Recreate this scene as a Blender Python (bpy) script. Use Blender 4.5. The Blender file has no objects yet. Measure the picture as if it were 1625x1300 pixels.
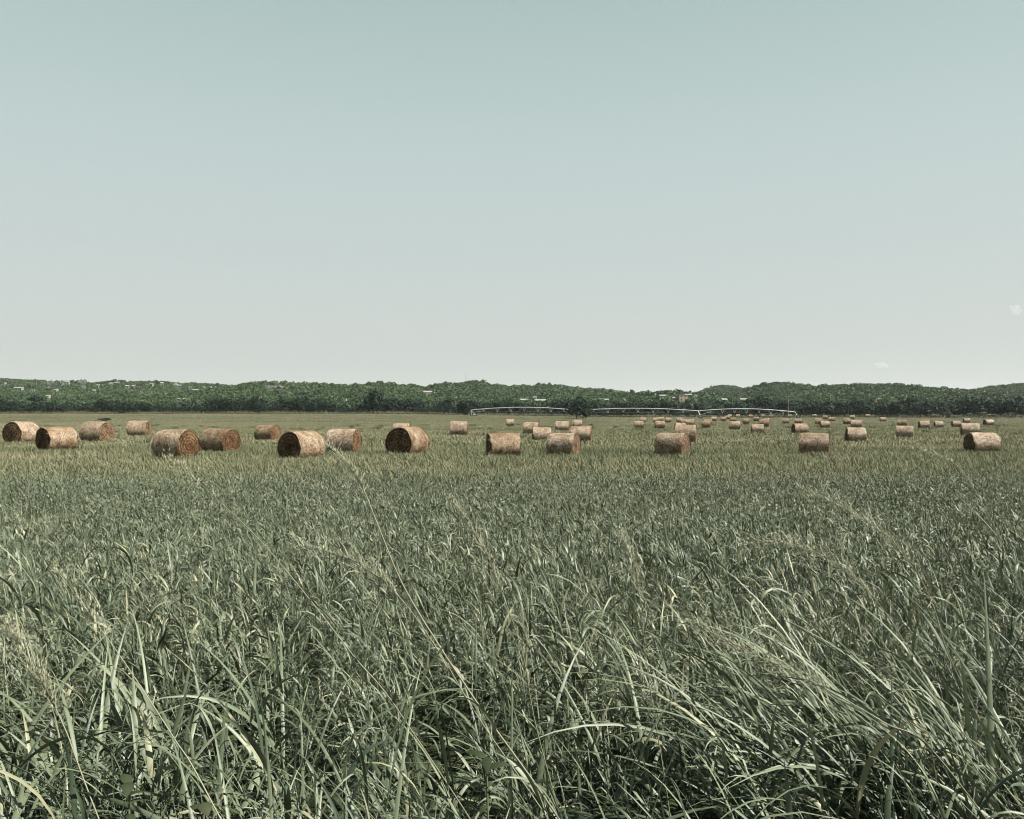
import bpy, math, random
import numpy as np
from mathutils import Vector

random.seed(11)
rng = np.random.default_rng(11)
S = bpy.context.scene
COL = S.collection
R = math.radians
F = 1303.0            # focal length in photo pixels (photo 1625 x 1300)
EYE = 1.75            # camera height
HZ = 660.0            # horizon row in the photo
CX = 812.5

# ------------------------------------------------------------------ helpers
def at(px, py, Y):
    return Vector(((px - CX) / F * Y, Y, EYE + (HZ - py) / F * Y))

def sm(a, b, v):
    t = np.clip((np.asarray(v, float) - a) / (b - a), 0, 1)
    return t * t * (3 - 2 * t)

def ground_z(x, y):
    x = np.asarray(x, float); y = np.asarray(y, float)
    rise = 1.15 + 1.35 * sm(60, -60, x)
    return rise * sm(170, 310, y) + 0.05 * np.sin(x * .11 + 1) * np.sin(y * .09) * sm(20, 40, y)

def noise2(x, y, s=1.0, seed=0):
    x = np.asarray(x, float) / s + seed * 7.31; y = np.asarray(y, float) / s - seed * 3.17
    return (np.sin(x * 1.3 + 1.7 * np.sin(y * .9 + seed)) + np.sin(y * 1.7 + 1.3 * np.sin(x * 1.1)) +
            .6 * np.sin(x * 2.9 + y * 2.3) + .5 * np.sin(x * 3.7 - y * 4.1 + 2)) / 3.1

def new_mesh(name, V, Fq, attrs=None, smooth=False, mats=None, mat_idx=None):
    """V (n,3), Fq (m,4) or list of arrays -> mesh"""
    me = bpy.data.meshes.new(name)
    V = np.asarray(V, np.float32); Fq = np.asarray(Fq, np.int32)
    k = Fq.shape[1]
    me.vertices.add(len(V)); me.vertices.foreach_set('co', V.ravel())
    me.loops.add(Fq.size); me.loops.foreach_set('vertex_index', Fq.ravel())
    me.polygons.add(len(Fq))
    me.polygons.foreach_set('loop_start', np.arange(0, Fq.size, k, dtype=np.int32))
    me.polygons.foreach_set('loop_total', np.full(len(Fq), k, np.int32))
    me.polygons.foreach_set('use_smooth', np.full(len(Fq), smooth, bool))
    if mat_idx is not None:
        me.polygons.foreach_set('material_index', np.asarray(mat_idx, np.int32))
    for n, a in (attrs or {}).items():
        at_ = me.attributes.new(n, 'FLOAT', 'POINT'); at_.data.foreach_set('value', np.asarray(a, np.float32))
    for m in (mats or []): me.materials.append(m)
    me.update(calc_edges=True)
    return me

def link(name, data, parent=None, loc=(0, 0, 0), rz=0):
    o = bpy.data.objects.new(name, data); COL.objects.link(o)
    o.location = loc; o.rotation_euler = (0, 0, rz)
    if parent: o.parent = parent
    return o

def tag(o, label=None, cat=None, group=None, kind=None):
    if label: o['label'] = label
    if cat: o['category'] = cat
    if group: o['group'] = group
    if kind: o['kind'] = kind
    return o

class MB:
    """collects vertices / quads for one mesh"""
    def __init__(s): s.V = []; s.Q = []; s.A = []; s.n = 0
    def add(s, V, Q, tint=0.5):
        V = np.asarray(V, float); Q = np.asarray(Q, int)
        if len(V) == 0: return
        if Q.shape[1] == 3: Q = np.concatenate([Q, Q[:, 2:3]], 1)
        s.V.append(V); s.Q.append(Q + s.n); s.n += len(V)
        s.A.append(np.full(len(V), tint) if np.isscalar(tint) else np.asarray(tint))
    def box(s, c, size, rz=0, tint=.5):
        x, y, z = [d / 2 for d in size]
        v = np.array([[-x,-y,-z],[x,-y,-z],[x,y,-z],[-x,y,-z],[-x,-y,z],[x,-y,z],[x,y,z],[-x,y,z]])
        ca, sa = math.cos(rz), math.sin(rz)
        v = v @ np.array([[ca, sa, 0], [-sa, ca, 0], [0, 0, 1]]) + np.array(c)
        s.add(v, [[0,3,2,1],[4,5,6,7],[0,1,5,4],[1,2,6,5],[2,3,7,6],[3,0,4,7]], tint)
    def tube(s, pts, r, k=6, tint=.5, caps=True):
        P = np.asarray(pts, float); n = len(P)
        r = np.full(n, r) if np.isscalar(r) else np.asarray(r, float)
        T = np.gradient(P, axis=0); T /= np.linalg.norm(T, axis=1)[:, None] + 1e-9
        up = np.array([0, 0, 1.0]) if abs(T[0][2]) < .9 else np.array([1.0, 0, 0])
        A = np.cross(T, up); A /= np.linalg.norm(A, axis=1)[:, None] + 1e-9
        B = np.cross(T, A)
        th = np.arange(k) * 2 * math.pi / k
        V = (P[:, None] + r[:, None, None] * (np.cos(th)[None, :, None] * A[:, None] + np.sin(th)[None, :, None] * B[:, None])).reshape(-1, 3)
        Q = [[i*k+j, i*k+(j+1)%k, (i+1)*k+(j+1)%k, (i+1)*k+j] for i in range(n-1) for j in range(k)]
        s.add(V, Q, tint)
    def mesh(s, name, mat, smooth=False):
        return new_mesh(name, np.concatenate(s.V), np.concatenate(s.Q), {'tint': np.concatenate(s.A)}, smooth, [mat])
    def build(s, name, mat, parent=None, smooth=False, loc=(0,0,0), rz=0):
        return link(name, s.mesh(name, mat, smooth), parent, loc, rz)

# ------------------------------------------------------------------ materials
def nodemat(name):
    m = bpy.data.materials.new(name); m.use_nodes = True
    nt = m.node_tree; nt.nodes.clear()
    out = nt.nodes.new('ShaderNodeOutputMaterial')
    return m, nt, out

def N(nt, t, **kw):
    n = nt.nodes.new(t)
    for k, v in kw.items():
        if k.startswith('i_'): n.inputs[k[2:].replace('_', ' ')].default_value = v
        else: setattr(n, k, v)
    return n

def ramp(nt, fac, stops):
    r = nt.nodes.new('ShaderNodeValToRGB')
    e = r.color_ramp.elements
    while len(e) < len(stops): e.new(.5)
    for q, (p, c) in zip(e, stops):
        q.position = p; q.color = (*c, 1)
    nt.links.new(fac, r.inputs['Fac']); return r

def leaf_mat(name, stops, rough=.5, trans=.3, spec=.5, ns=None, nmix=.25):
    m, nt, out = nodemat(name)
    a = N(nt, 'ShaderNodeAttribute', attribute_name='tint')
    fac = a.outputs['Fac']
    if ns:
        g = N(nt, 'ShaderNodeNewGeometry')
        no = N(nt, 'ShaderNodeTexNoise'); no.inputs['Scale'].default_value = ns; no.inputs['Detail'].default_value = 2
        nt.links.new(g.outputs['Position'], no.inputs['Vector'])
        mx = N(nt, 'ShaderNodeMath', operation='MULTIPLY_ADD'); nt.links.new(no.outputs['Fac'], mx.inputs[0])
        mx.inputs[1].default_value = nmix * 2
        sb = N(nt, 'ShaderNodeMath', operation='SUBTRACT'); nt.links.new(fac, sb.inputs[0]); sb.inputs[1].default_value = nmix
        nt.links.new(sb.outputs[0], mx.inputs[2]); fac = mx.outputs[0]
    r = ramp(nt, fac, stops)
    p = N(nt, 'ShaderNodeBsdfPrincipled'); p.inputs['Roughness'].default_value = rough
    p.inputs['Specular IOR Level'].default_value = spec
    nt.links.new(r.outputs['Color'], p.inputs['Base Color'])
    t = N(nt, 'ShaderNodeBsdfTranslucent'); nt.links.new(r.outputs['Color'], t.inputs['Color'])
    mix = N(nt, 'ShaderNodeMixShader'); mix.inputs[0].default_value = trans
    nt.links.new(p.outputs[0], mix.inputs[1]); nt.links.new(t.outputs[0], mix.inputs[2])
    nt.links.new(mix.outputs[0], out.inputs['Surface'])
    return m

def plain_mat(name, col, rough=.7, spec=.3, nscale=4, var=.25, metal=0, bump=0):
    m, nt, out = nodemat(name)
    tc = N(nt, 'ShaderNodeTexCoord'); no = N(nt, 'ShaderNodeTexNoise'); no.inputs['Scale'].default_value = nscale; no.inputs['Detail'].default_value = 4
    nt.links.new(tc.outputs['Object'], no.inputs['Vector'])
    c0 = tuple(c * (1 - var) for c in col); c1 = tuple(min(1, c * (1 + var)) for c in col)
    r = ramp(nt, no.outputs['Fac'], [(.3, c0), (.7, c1)])
    p = N(nt, 'ShaderNodeBsdfPrincipled'); p.inputs['Roughness'].default_value = rough
    p.inputs['Specular IOR Level'].default_value = spec; p.inputs['Metallic'].default_value = metal
    nt.links.new(r.outputs['Color'], p.inputs['Base Color'])
    if bump:
        b = N(nt, 'ShaderNodeBump'); b.inputs['Strength'].default_value = bump; nt.links.new(no.outputs['Fac'], b.inputs['Height'])
        nt.links.new(b.outputs[0], p.inputs['Normal'])
    nt.links.new(p.outputs[0], out.inputs['Surface'])
    return m

M = {}
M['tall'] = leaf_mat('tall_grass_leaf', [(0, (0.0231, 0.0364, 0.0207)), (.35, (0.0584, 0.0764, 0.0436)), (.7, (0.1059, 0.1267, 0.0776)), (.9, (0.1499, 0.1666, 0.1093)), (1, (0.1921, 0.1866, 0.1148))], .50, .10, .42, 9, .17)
M['field'] = leaf_mat('field_grass_leaf', [(0, (0.0526, 0.0623, 0.0312)), (.4, (0.1006, 0.1105, 0.0597)), (.75, (0.1404, 0.1438, 0.0831)), (1, (0.2188, 0.1959, 0.1242))], .7, .12, .2, .12, .16)
M['margin'] = leaf_mat('margin_grass_leaf', [(0, (0.0270, 0.0319, 0.0156)), (.5, (0.0852, 0.0880, 0.0483)), (1, (0.1491, 0.1335, 0.0852))], .6, .25, .3)
M['weed'] = leaf_mat('broad_leaf', [(0, (0.0142, 0.0233, 0.0102)), (.6, (0.0295, 0.0403, 0.0187)), (1, (0.0483, 0.0539, 0.0284))], .75, .15, .15, 30, .15)
M['seed'] = leaf_mat('seed_head_straw', [(0, (0.1083, 0.1124, 0.0714)), (.6, (0.2094, 0.2153, 0.1428)), (1, (0.2942, 0.3049, 0.2179))], .6, .3, .3)
M['stem'] = leaf_mat('grass_stem', [(0, (0.0576, 0.0648, 0.0338)), (1, (0.2016, 0.1944, 0.1283))], .5, .1, .5, 20, .2)
M['forest'] = leaf_mat('hill_foliage', [(0, (0.0123, 0.0234, 0.0105)), (.4, (0.0260, 0.0523, 0.0195)), (.75, (0.0430, 0.0744, 0.0251)), (1, (0.0765, 0.0873, 0.0356))], .6, .2, .2)
M['belt'] = leaf_mat('dark_foliage', [(0, (0.0039, 0.0094, 0.0062)), (.5, (0.0085, 0.0194, 0.0123)), (1, (0.0194, 0.0360, 0.0192))], .65, .15, .15)
M['shrubw'] = leaf_mat('shrub_foliage', [(0, (0.0170, 0.0256, 0.0142)), (.6, (0.0398, 0.0483, 0.0284)), (.85, (0.1136, 0.1136, 0.0852)), (1, (0.2556, 0.2442, 0.2102))], .6, .2, .2)
M['bark'] = plain_mat('bark', (0.0398, 0.0312, 0.0227), .9, .1, 6, .4, 0, .4)
M['wall'] = plain_mat('pale_render', (0.1937, 0.1847, 0.1660), .8, .2, .6, .12)
M['wall_tan'] = plain_mat('tan_render', (0.2087, 0.1610, 0.1143), .8, .2, .6, .15)
M['wall_grey'] = plain_mat('grey_render', (0.1640, 0.1739, 0.1690), .8, .2, .6, .15)
M['roof_pale'] = plain_mat('pale_sheet_roof', (0.2064, 0.2034, 0.1937), .5, .4, .8, .1)
M['roof_grey'] = plain_mat('grey_sheet_roof', (0.1590, 0.1690, 0.1640), .5, .4, .8, .15)
M['pane'] = plain_mat('dark_window', (.03,.035,.04), .15, .5, 1, .1)
M['steel'] = plain_mat('galvanised_steel', (0.3218, 0.3273, 0.3218), .45, .5, 3, .12, .3)
M['tyre'] = plain_mat('tyre_rubber', (.02,.02,.02), .8, .2, 9, .3)
M['pole'] = plain_mat('weathered_pole', (0.1640, 0.1541, 0.1392), .8, .2, 3, .2)
M['porcelain'] = plain_mat('pale_fitting', (0.4260, 0.4118, 0.3905), .3, .5, 3, .1)
M['mast'] = plain_mat('sky_faded_lattice', (.34,.36,.36), .7, .2, 2, .1)  # the mast's fading into the sky is put into this pale colour
M['rock'] = plain_mat('pale_limestone', (0.0982, 0.1029, 0.0877), .9, .2, .25, .35, 0, .6)

def ground_mat():
    m, nt, out = nodemat('soil_and_litter')
    g = N(nt, 'ShaderNodeNewGeometry')
    n1 = N(nt, 'ShaderNodeTexNoise'); n1.inputs['Scale'].default_value = .08; n1.inputs['Detail'].default_value = 6
    n2 = N(nt, 'ShaderNodeTexNoise'); n2.inputs['Scale'].default_value = 6; n2.inputs['Detail'].default_value = 5
    for n in (n1, n2): nt.links.new(g.outputs['Position'], n.inputs['Vector'])
    r1 = ramp(nt, n1.outputs['Fac'], [(.35, (.040, .050, .027)), (.5, (.064, .069, .036)), (.68, (.098, .090, .052))])
    r2 = ramp(nt, n2.outputs['Fac'], [(.3, (.35,.35,.3)), (.7, (1,1,1))])
    mx = N(nt, 'ShaderNodeMix', data_type='RGBA', blend_type='MULTIPLY'); mx.inputs[0].default_value = 1
    nt.links.new(r1.outputs[0], mx.inputs[6]); nt.links.new(r2.outputs[0], mx.inputs[7])
    p = N(nt, 'ShaderNodeBsdfPrincipled'); p.inputs['Roughness'].default_value = .95; p.inputs['Specular IOR Level'].default_value = .1
    nt.links.new(mx.outputs[2], p.inputs['Base Color'])
    b = N(nt, 'ShaderNodeBump'); b.inputs['Strength'].default_value = .5; nt.links.new(n2.outputs['Fac'], b.inputs['Height']); nt.links.new(b.outputs[0], p.inputs['Normal'])
    nt.links.new(p.outputs[0], out.inputs['Surface']); return m
M['ground'] = ground_mat()

def hill_mat():
    m, nt, out = nodemat('scrubby_hillside')
    g = N(nt, 'ShaderNodeNewGeometry')
    n1 = N(nt, 'ShaderNodeTexNoise'); n1.inputs['Scale'].default_value = .05; n1.inputs['Detail'].default_value = 8
    nt.links.new(g.outputs['Position'], n1.inputs['Vector'])
    r1 = ramp(nt, n1.outputs['Fac'], [(.35, (0.0156, 0.0256, 0.0114)), (.52, (0.0319, 0.0461, 0.0185)), (.7, (0.0639, 0.0639, 0.0341))])
    p = N(nt, 'ShaderNodeBsdfPrincipled'); p.inputs['Roughness'].default_value = .9; p.inputs['Specular IOR Level'].default_value = .1
    nt.links.new(r1.outputs[0], p.inputs['Base Color']); nt.links.new(p.outputs[0], out.inputs['Surface']); return m
M['hill'] = hill_mat()

def straw_mat(name, end=False):
    m, nt, out = nodemat(name)
    tc = N(nt, 'ShaderNodeTexCoord'); oi = N(nt, 'ShaderNodeObjectInfo')
    add = N(nt, 'ShaderNodeVectorMath', operation='MULTIPLY_ADD')
    cb = N(nt, 'ShaderNodeCombineXYZ'); nt.links.new(oi.outputs['Random'], cb.inputs[0]); nt.links.new(oi.outputs['Random'], cb.inputs[1])
    nt.links.new(cb.outputs[0], add.inputs[0]); add.inputs[1].default_value = (37, 19, 0); nt.links.new(tc.outputs['Object'], add.inputs[2])
    def noise(sc, st, det=4):
        mp = N(nt, 'ShaderNodeMapping'); mp.inputs['Scale'].default_value = st; nt.links.new(add.outputs[0], mp.inputs['Vector'])
        n = N(nt, 'ShaderNodeTexNoise'); n.inputs['Scale'].default_value = sc; n.inputs['Detail'].default_value = det; n.inputs['Roughness'].default_value = .65
        nt.links.new(mp.outputs[0], n.inputs['Vector']); return n
    fine = noise(17, (1.6, .8, .8) if not end else (1, 1, 1), 5)
    big = noise(2.6, (1, 1, 1), 3)
    at_ = N(nt, 'ShaderNodeAttribute', attribute_name='tint')
    f = N(nt, 'ShaderNodeMath', operation='MULTIPLY_ADD'); nt.links.new(big.outputs['Fac'], f.inputs[0]); f.inputs[1].default_value = .55
    nt.links.new(fine.outputs['Fac'], f.inputs[2])
    f2 = N(nt, 'ShaderNodeMath', operation='MULTIPLY_ADD'); nt.links.new(at_.outputs['Fac'], f2.inputs[0]); f2.inputs[1].default_value = .5; nt.links.new(f.outputs[0], f2.inputs[2])
    if end:
        st = [(.80, (.006,.004,.003)), (.93, (.036,.020,.010)), (1.06, (.098,.054,.026)), (1.2, (.20,.135,.080))]
    else:
        st = [(.80, (.017, .010, .005)), (.91, (.084, .040, .015)), (1.01, (.162, .098, .048)), (1.12, (.285, .230, .160))]
    # ramp positions must lie in 0..1
    sc = N(nt, 'ShaderNodeMath', operation='MULTIPLY'); nt.links.new(f2.outputs[0], sc.inputs[0]); sc.inputs[1].default_value = 1 / 1.5
    r = ramp(nt, sc.outputs[0], [(p / 1.5, c) for p, c in st])
    br = N(nt, 'ShaderNodeHueSaturation')
    v = N(nt, 'ShaderNodeMath', operation='MULTIPLY_ADD'); nt.links.new(oi.outputs['Random'], v.inputs[0]); v.inputs[1].default_value = .42; v.inputs[2].default_value = .84
    sv = N(nt, 'ShaderNodeMath', operation='MULTIPLY_ADD'); nt.links.new(oi.outputs['Random'], sv.inputs[0]); sv.inputs[1].default_value = -.22; sv.inputs[2].default_value = 1.08; nt.links.new(sv.outputs[0], br.inputs['Saturation'])
    nt.links.new(v.outputs[0], br.inputs['Value']); nt.links.new(r.outputs[0], br.inputs['Color'])
    p = N(nt, 'ShaderNodeBsdfPrincipled'); p.inputs['Roughness'].default_value = .5 if not end else .8
    p.inputs['Specular IOR Level'].default_value = .45 if not end else .15
    nt.links.new(br.outputs[0], p.inputs['Base Color'])
    b = N(nt, 'ShaderNodeBump'); b.inputs['Strength'].default_value = .9; b.inputs['Distance'].default_value = .05
    nt.links.new(fine.outputs['Fac'], b.inputs['Height']); nt.links.new(b.outputs[0], p.inputs['Normal'])
    nt.links.new(p.outputs[0], out.inputs['Surface']); return m
M['straw'] = straw_mat('net_wrapped_straw'); M['straw_end'] = straw_mat('cut_straw_end', True)

# ------------------------------------------------------------------ ground and hills
def axis(lim_lo, lim_hi, near, step, grow):
    v = [0.0]; s = step
    while v[-1] < lim_hi:
        v.append(v[-1] + s)
        if v[-1] > near: s *= grow
    w = [0.0]; s = step
    while w[-1] > lim_lo:
        w.append(w[-1] - s)
        if -w[-1] > near: s *= grow
    return np.array(sorted(set(w + v)))

def grid(xs, ys, zf):
    X, Y = np.meshgrid(xs, ys); Z = zf(X, Y)
    V = np.stack([X, Y, Z], -1).reshape(-1, 3)
    nx, ny = len(xs), len(ys)
    i = np.arange(ny - 1)[:, None] * nx + np.arange(nx - 1)[None]
    Q = np.stack([i, i + 1, i + nx + 1, i + nx], -1).reshape(-1, 4)
    return V, Q

V, Q = grid(axis(-18200, 18200, 60, 4, 1.10), axis(-18200, 18200, 330, 6, 1.12), ground_z)
tag(link('ground', new_mesh('ground', V, Q, None, True, [M['ground']])), kind='structure')

RIDGES = [   # (ridge distance, photo skyline points)
 (1000, [(-420,640),(-300,604),(-150,596),(0,598),(15,599),(30,601),(45,601),(60,604),(75,604),(90,603),(105,603.5),(120,605),(140,607),(160,606),(175,603),(190,602),(200,605),(225,603),(246,602),(258,604),(275,606.5),(290,605.5),(320,607),(332,608),(345,611),(400,618),(480,640)]),
 (820, [(250,642),(310,626),(335,614),(358,611),(372,609),(405,606),(420,606.5),(445,606),(460,608),(475,610),(490,608),(505,609),(518,608.5),(530,610.5),(550,610),(575,610.5),(585,606),(600,605),(615,607),(630,608.5),(655,609.5),(660,611),(668,614),(700,625),(760,645)]),
 (900, [(590,645),(635,624),(668,614.5),(680,611),(690,608),(705,606),(725,607),(740,604.5),(755,603.5),(765,605),(780,609.5),(805,613),(825,612),(845,613),(860,610),(866,609),(885,610.5),(905,613.5),(930,615),(955,615.5),(970,619),(990,621),(1000,623),(1060,640)]),
 (700, [(930,642),(975,627),(1005,622.5),(1020,623),(1045,622),(1060,620.5),(1080,620),(1100,622),(1105,622.5),(1115,620.5),(1140,624),(1210,645)]),
 (1250, [(1060,645),(1105,625),(1120,620),(1130,616),(1140,612),(1150,611),(1162,612),(1170,616),(1177,621),(1192,630),(1225,645)]),
 (850, [(1125,645),(1160,631),(1178,622),(1188,617),(1200,613.5),(1222,607.5),(1240,605),(1258,608),(1275,612),(1287,615),(1320,624),(1380,645)]),
 (760, [(1230,645),(1265,624),(1287,615.5),(1300,612),(1310,609.5),(1328,611),(1345,609),(1358,608),(1403,608),(1425,608),(1440,610),(1455,611),(1470,611),(1485,613),(1497,617),(1505,619),(1520,619),(1530,620.5),(1560,626),(1620,645)]),
 (950, [(1470,645),(1515,626),(1545,619.5),(1552,618.5),(1585,614),(1600,610.5),(1612,609.5),(1625,608),(1700,600),(1850,597),(2000,606),(2150,640)]),
]
Y0 = 345.0
CANOPY = 4.3
def hill_z(x, y):
    x = np.asarray(x, float); y = np.asarray(y, float)
    best = np.full(np.broadcast(x, y).shape, -2.0)
    for Rd, pts in RIDGES:
        px = x * F / Rd + CX
        a = np.array(pts, float)
        sky = np.interp(px, a[:, 0], a[:, 1], left=662, right=662)
        zc = EYE + (HZ - sky) / F * Rd - CANOPY
        zc = np.where((px < a[0, 0] - 1) | (px > a[-1, 0] + 1), -2, zc)
        t = (y - Y0) / (Rd - Y0)
        f = np.where(t < 1, np.clip(t, 0, 1) ** 1.7 + np.minimum(t, 0) * .3, 1 - sm(1.0, 1.7, t))
        best = np.maximum(best, zc * f + np.minimum(0, noise2(x, y, 38, Rd % 7) - .1) * 4.0 * f * (1 - np.clip(t, 0, 1) ** 4 * .7))
    return best + sm(310, 360, y) * 1.0
V, Q = grid(np.arange(-1300, 1301, 5.0), np.concatenate([np.arange(336, 1300, 7.0), np.arange(1300, 2300, 60.)]), hill_z)
tag(link('hills', new_mesh('hills', V, Q, None, True, [M['hill']])), kind='structure')
def mount_z(x, y):
    a = np.array([(1440,664),(1500,640),(1540,627),(1557,618),(1568,611.5),(1575,613),(1580,613.5),(1592,617),(1612,625),(1700,650),(1760,664)], float)
    sky = np.interp(x * F / 16000 + CX, a[:, 0], a[:, 1], left=664, right=664)
    return (EYE + (HZ - sky) / F * 16000) * np.exp(-((y - 16000) / 1000) ** 2) + noise2(x, y, 140) * 5 - 2
V, Q = grid(np.arange(7400, 12000, 46.0), np.arange(13800, 18200, 130.0), mount_z)
tag(link('mountain', new_mesh('mountain', V, Q, None, True, [M['hill']])), kind='structure')

def terr(x, y):
    return np.maximum(ground_z(x, y), hill_z(x, y)) if np.ndim(x) else max(float(ground_z(x, y)), float(hill_z(x, y)))

# ------------------------------------------------------------------ grass blades
def blades(P, az, lean, droop, L, W, nseg, tint, fold=.25, twist=0., p=1.3, lift=None):
    """N grass blades; every argument broadcasts to N. returns V, Q, tint"""
    P = np.asarray(P, float); n = len(P)
    b = lambda v: np.broadcast_to(np.asarray(v, float), (n,))
    az, lean, droop, L, W, tint, twist = map(b, (az, lean, droop, L, W, tint, twist))
    t = np.linspace(0, 1, nseg + 1)
    th = lean[:, None] + droop[:, None] * t[None] ** p
    d = np.stack([np.sin(th) * np.cos(az)[:, None], np.sin(th) * np.sin(az)[:, None], np.cos(th)], -1)
    seg = (L / nseg)[:, None, None] * (d[:, :-1] + d[:, 1:]) / 2
    C = P[:, None] + np.concatenate([np.zeros((n, 1, 3)), np.cumsum(seg, 1)], 1)
    side = np.stack([-np.sin(az), np.cos(az), np.zeros(n)], -1)[:, None]
    nor = np.cross(d, np.broadcast_to(side, d.shape))
    tw = twist[:, None] * t[None]
    sd = side * np.cos(tw)[..., None] + nor * np.sin(tw)[..., None]
    nn = nor * np.cos(tw)[..., None] - side * np.sin(tw)[..., None]
    prof = np.minimum(1, .45 + t * 2.6) * (1 - t ** 2.2) + .03
    w = (W[:, None] * prof[None] / 2)[..., None]
    if fold:
        rows = np.stack([C - sd * w, C + nn * w * fold * 1.2, C + sd * w], 2); k = 3
    else:
        rows = np.stack([C - sd * w, C + sd * w], 2); k = 2
    V = rows.reshape(-1, 3)
    m = (nseg + 1) * k
    base = (np.arange(n) * m)[:, None, None] + (np.arange(nseg) * k)[None, :, None] + np.arange(k - 1)[None, None]
    Q = np.stack([base, base + 1, base + k + 1, base + k], -1).reshape(-1, 4)
    T = np.repeat(tint, m).reshape(n, nseg + 1, k)
    if fold: T[:, :, 1] += .09                                   # paler midrib
    if nseg > 3:
        brown = (rng.random(n) < .28)[:, None] * rng.uniform(.1, .45, n)[:, None]
        T[:, -1] += brown; T[:, -2] += brown * .5                # dry tips
    return V, Q, np.clip(T, 0, 1).ravel()

def canopy(x, y):
    h = np.interp(y, [0, 1.5, 2.4, 4, 6, 9, 14, 22, 35, 60, 400], [.66, .74, .92, .84, .68, .52, .35, .24, .225, .22, .18])
    return h * (1 + .26 * noise2(x, y, .55, 1) + .16 * noise2(x, y, 2.3, 2))

def scatter(y0, y1, half, dens):
    """random points in the view wedge"""
    a = half
    area = math.tan(a) * (y1 ** 2 - y0 ** 2)
    n = int(area * dens)
    y = np.sqrt(rng.uniform(y0 ** 2, y1 ** 2, n)); x = rng.uniform(-1, 1, n) * y * math.tan(a)
    return x, y

def wind_az(n, k=1.0, mean=math.pi):
    return rng.vonmises(mean, k, n) if k > 0 else rng.uniform(0, 2 * math.pi, n)

def plants(mb, x, y, h, nleaf, nseg, wmul=1.0, fold=.25, short=1.0):
    """upright culms carrying alternate arching leaves"""
    n = len(x)
    z = ground_z(x, y)
    caz = wind_az(n, .7); clean = rng.uniform(.02, .42, n); cdr = rng.uniform(.05, .5, n)
    base_t = np.clip(.43 - .15 * sm(4.2, 2.2, y) + .20 * noise2(x, y, .8, 4) + rng.normal(0, .15, n), .02, .96)  # nearest plants tinted darker, standing in for shaded gaps between the stems
    P = np.stack([x, y, z], -1)
    culm = h * rng.uniform(.55, .92, n)
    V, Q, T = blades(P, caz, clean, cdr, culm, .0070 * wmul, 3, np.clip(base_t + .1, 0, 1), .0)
    mb.add(V, Q, T)
    for j in range(nleaf):
        f = (.24 + .76 * (j + rng.uniform(0, 1, n)) / nleaf)
        th = clean + cdr * f * .5
        s = culm * f
        Pj = P + np.stack([np.sin(th) * np.cos(caz) * s, np.sin(th) * np.sin(caz) * s, np.cos(th) * s], -1)
        az = np.where(rng.random(n) < .35, wind_az(n, 1.5), rng.uniform(0, 6.283, n))
        top = f > .75
        lean = np.where(top, rng.uniform(.02, .7, n), rng.uniform(.3, 1.25, n))
        dr = rng.uniform(.3, 2.5, n) * np.where(rng.random(n) < .2, .3, 1)
        L = h * rng.uniform(.16, .42, n) * short * np.where(rng.random(n) < .10, 1.7, 1)
        q_ = rng.random(n)
        W = np.where(q_ < .24, rng.uniform(.012, .022, n), np.where(q_ < .68, rng.uniform(.007, .012, n), rng.uniform(.0035, .007, n))) * wmul
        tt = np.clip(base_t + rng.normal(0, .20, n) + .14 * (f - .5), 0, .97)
        dry = rng.random(n) < .05; tt = np.where(dry, 1.0, tt)
        V, Q, T = blades(Pj, az, lean, dr, L, W, nseg, tt, fold, rng.normal(0, 1.2, n), rng.uniform(.9, 1.9))
        mb.add(V, Q, T)

near = MB()
def holes(x, y, sc, lim):
    k = noise2(x, y, sc, 6) + .6 * noise2(x, y, sc * .45, 8) > lim
    return x[k], y[k]
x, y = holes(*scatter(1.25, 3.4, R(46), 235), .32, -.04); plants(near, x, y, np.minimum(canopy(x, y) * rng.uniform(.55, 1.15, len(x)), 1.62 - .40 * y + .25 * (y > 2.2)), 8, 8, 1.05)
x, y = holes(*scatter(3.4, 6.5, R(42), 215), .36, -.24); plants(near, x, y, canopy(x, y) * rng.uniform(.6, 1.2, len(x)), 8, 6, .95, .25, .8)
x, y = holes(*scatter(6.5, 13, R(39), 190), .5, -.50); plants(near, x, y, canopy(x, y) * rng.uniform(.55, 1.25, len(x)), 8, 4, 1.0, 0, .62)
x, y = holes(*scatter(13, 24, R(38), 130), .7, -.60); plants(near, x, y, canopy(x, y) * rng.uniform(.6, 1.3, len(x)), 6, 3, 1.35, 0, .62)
def tussock(mb, px, Y, rad, n, hmin, hmax, az_mean, k, lean, droop, wmin=.014, wmax=.03):
    c = at(px, HZ, Y)
    r = rad * np.sqrt(rng.random(n)); a = rng.uniform(0, 6.283, n)
    P = np.stack([c.x + r * np.cos(a), Y + r * np.sin(a), np.zeros(n)], -1)
    f = rng.uniform(.0, .45, n); P[:, 2] = f * .5
    V, Q, T = blades(P, wind_az(n, k, az_mean), rng.uniform(*lean, n), rng.uniform(*droop, n), rng.uniform(hmin, hmax, n),
                     rng.uniform(wmin, wmax, n), 11, np.clip(rng.normal(.5, .16, n), .05, .95), .28, rng.normal(0, .7, n), 1.5)
    mb.add(V, Q, T)
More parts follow.
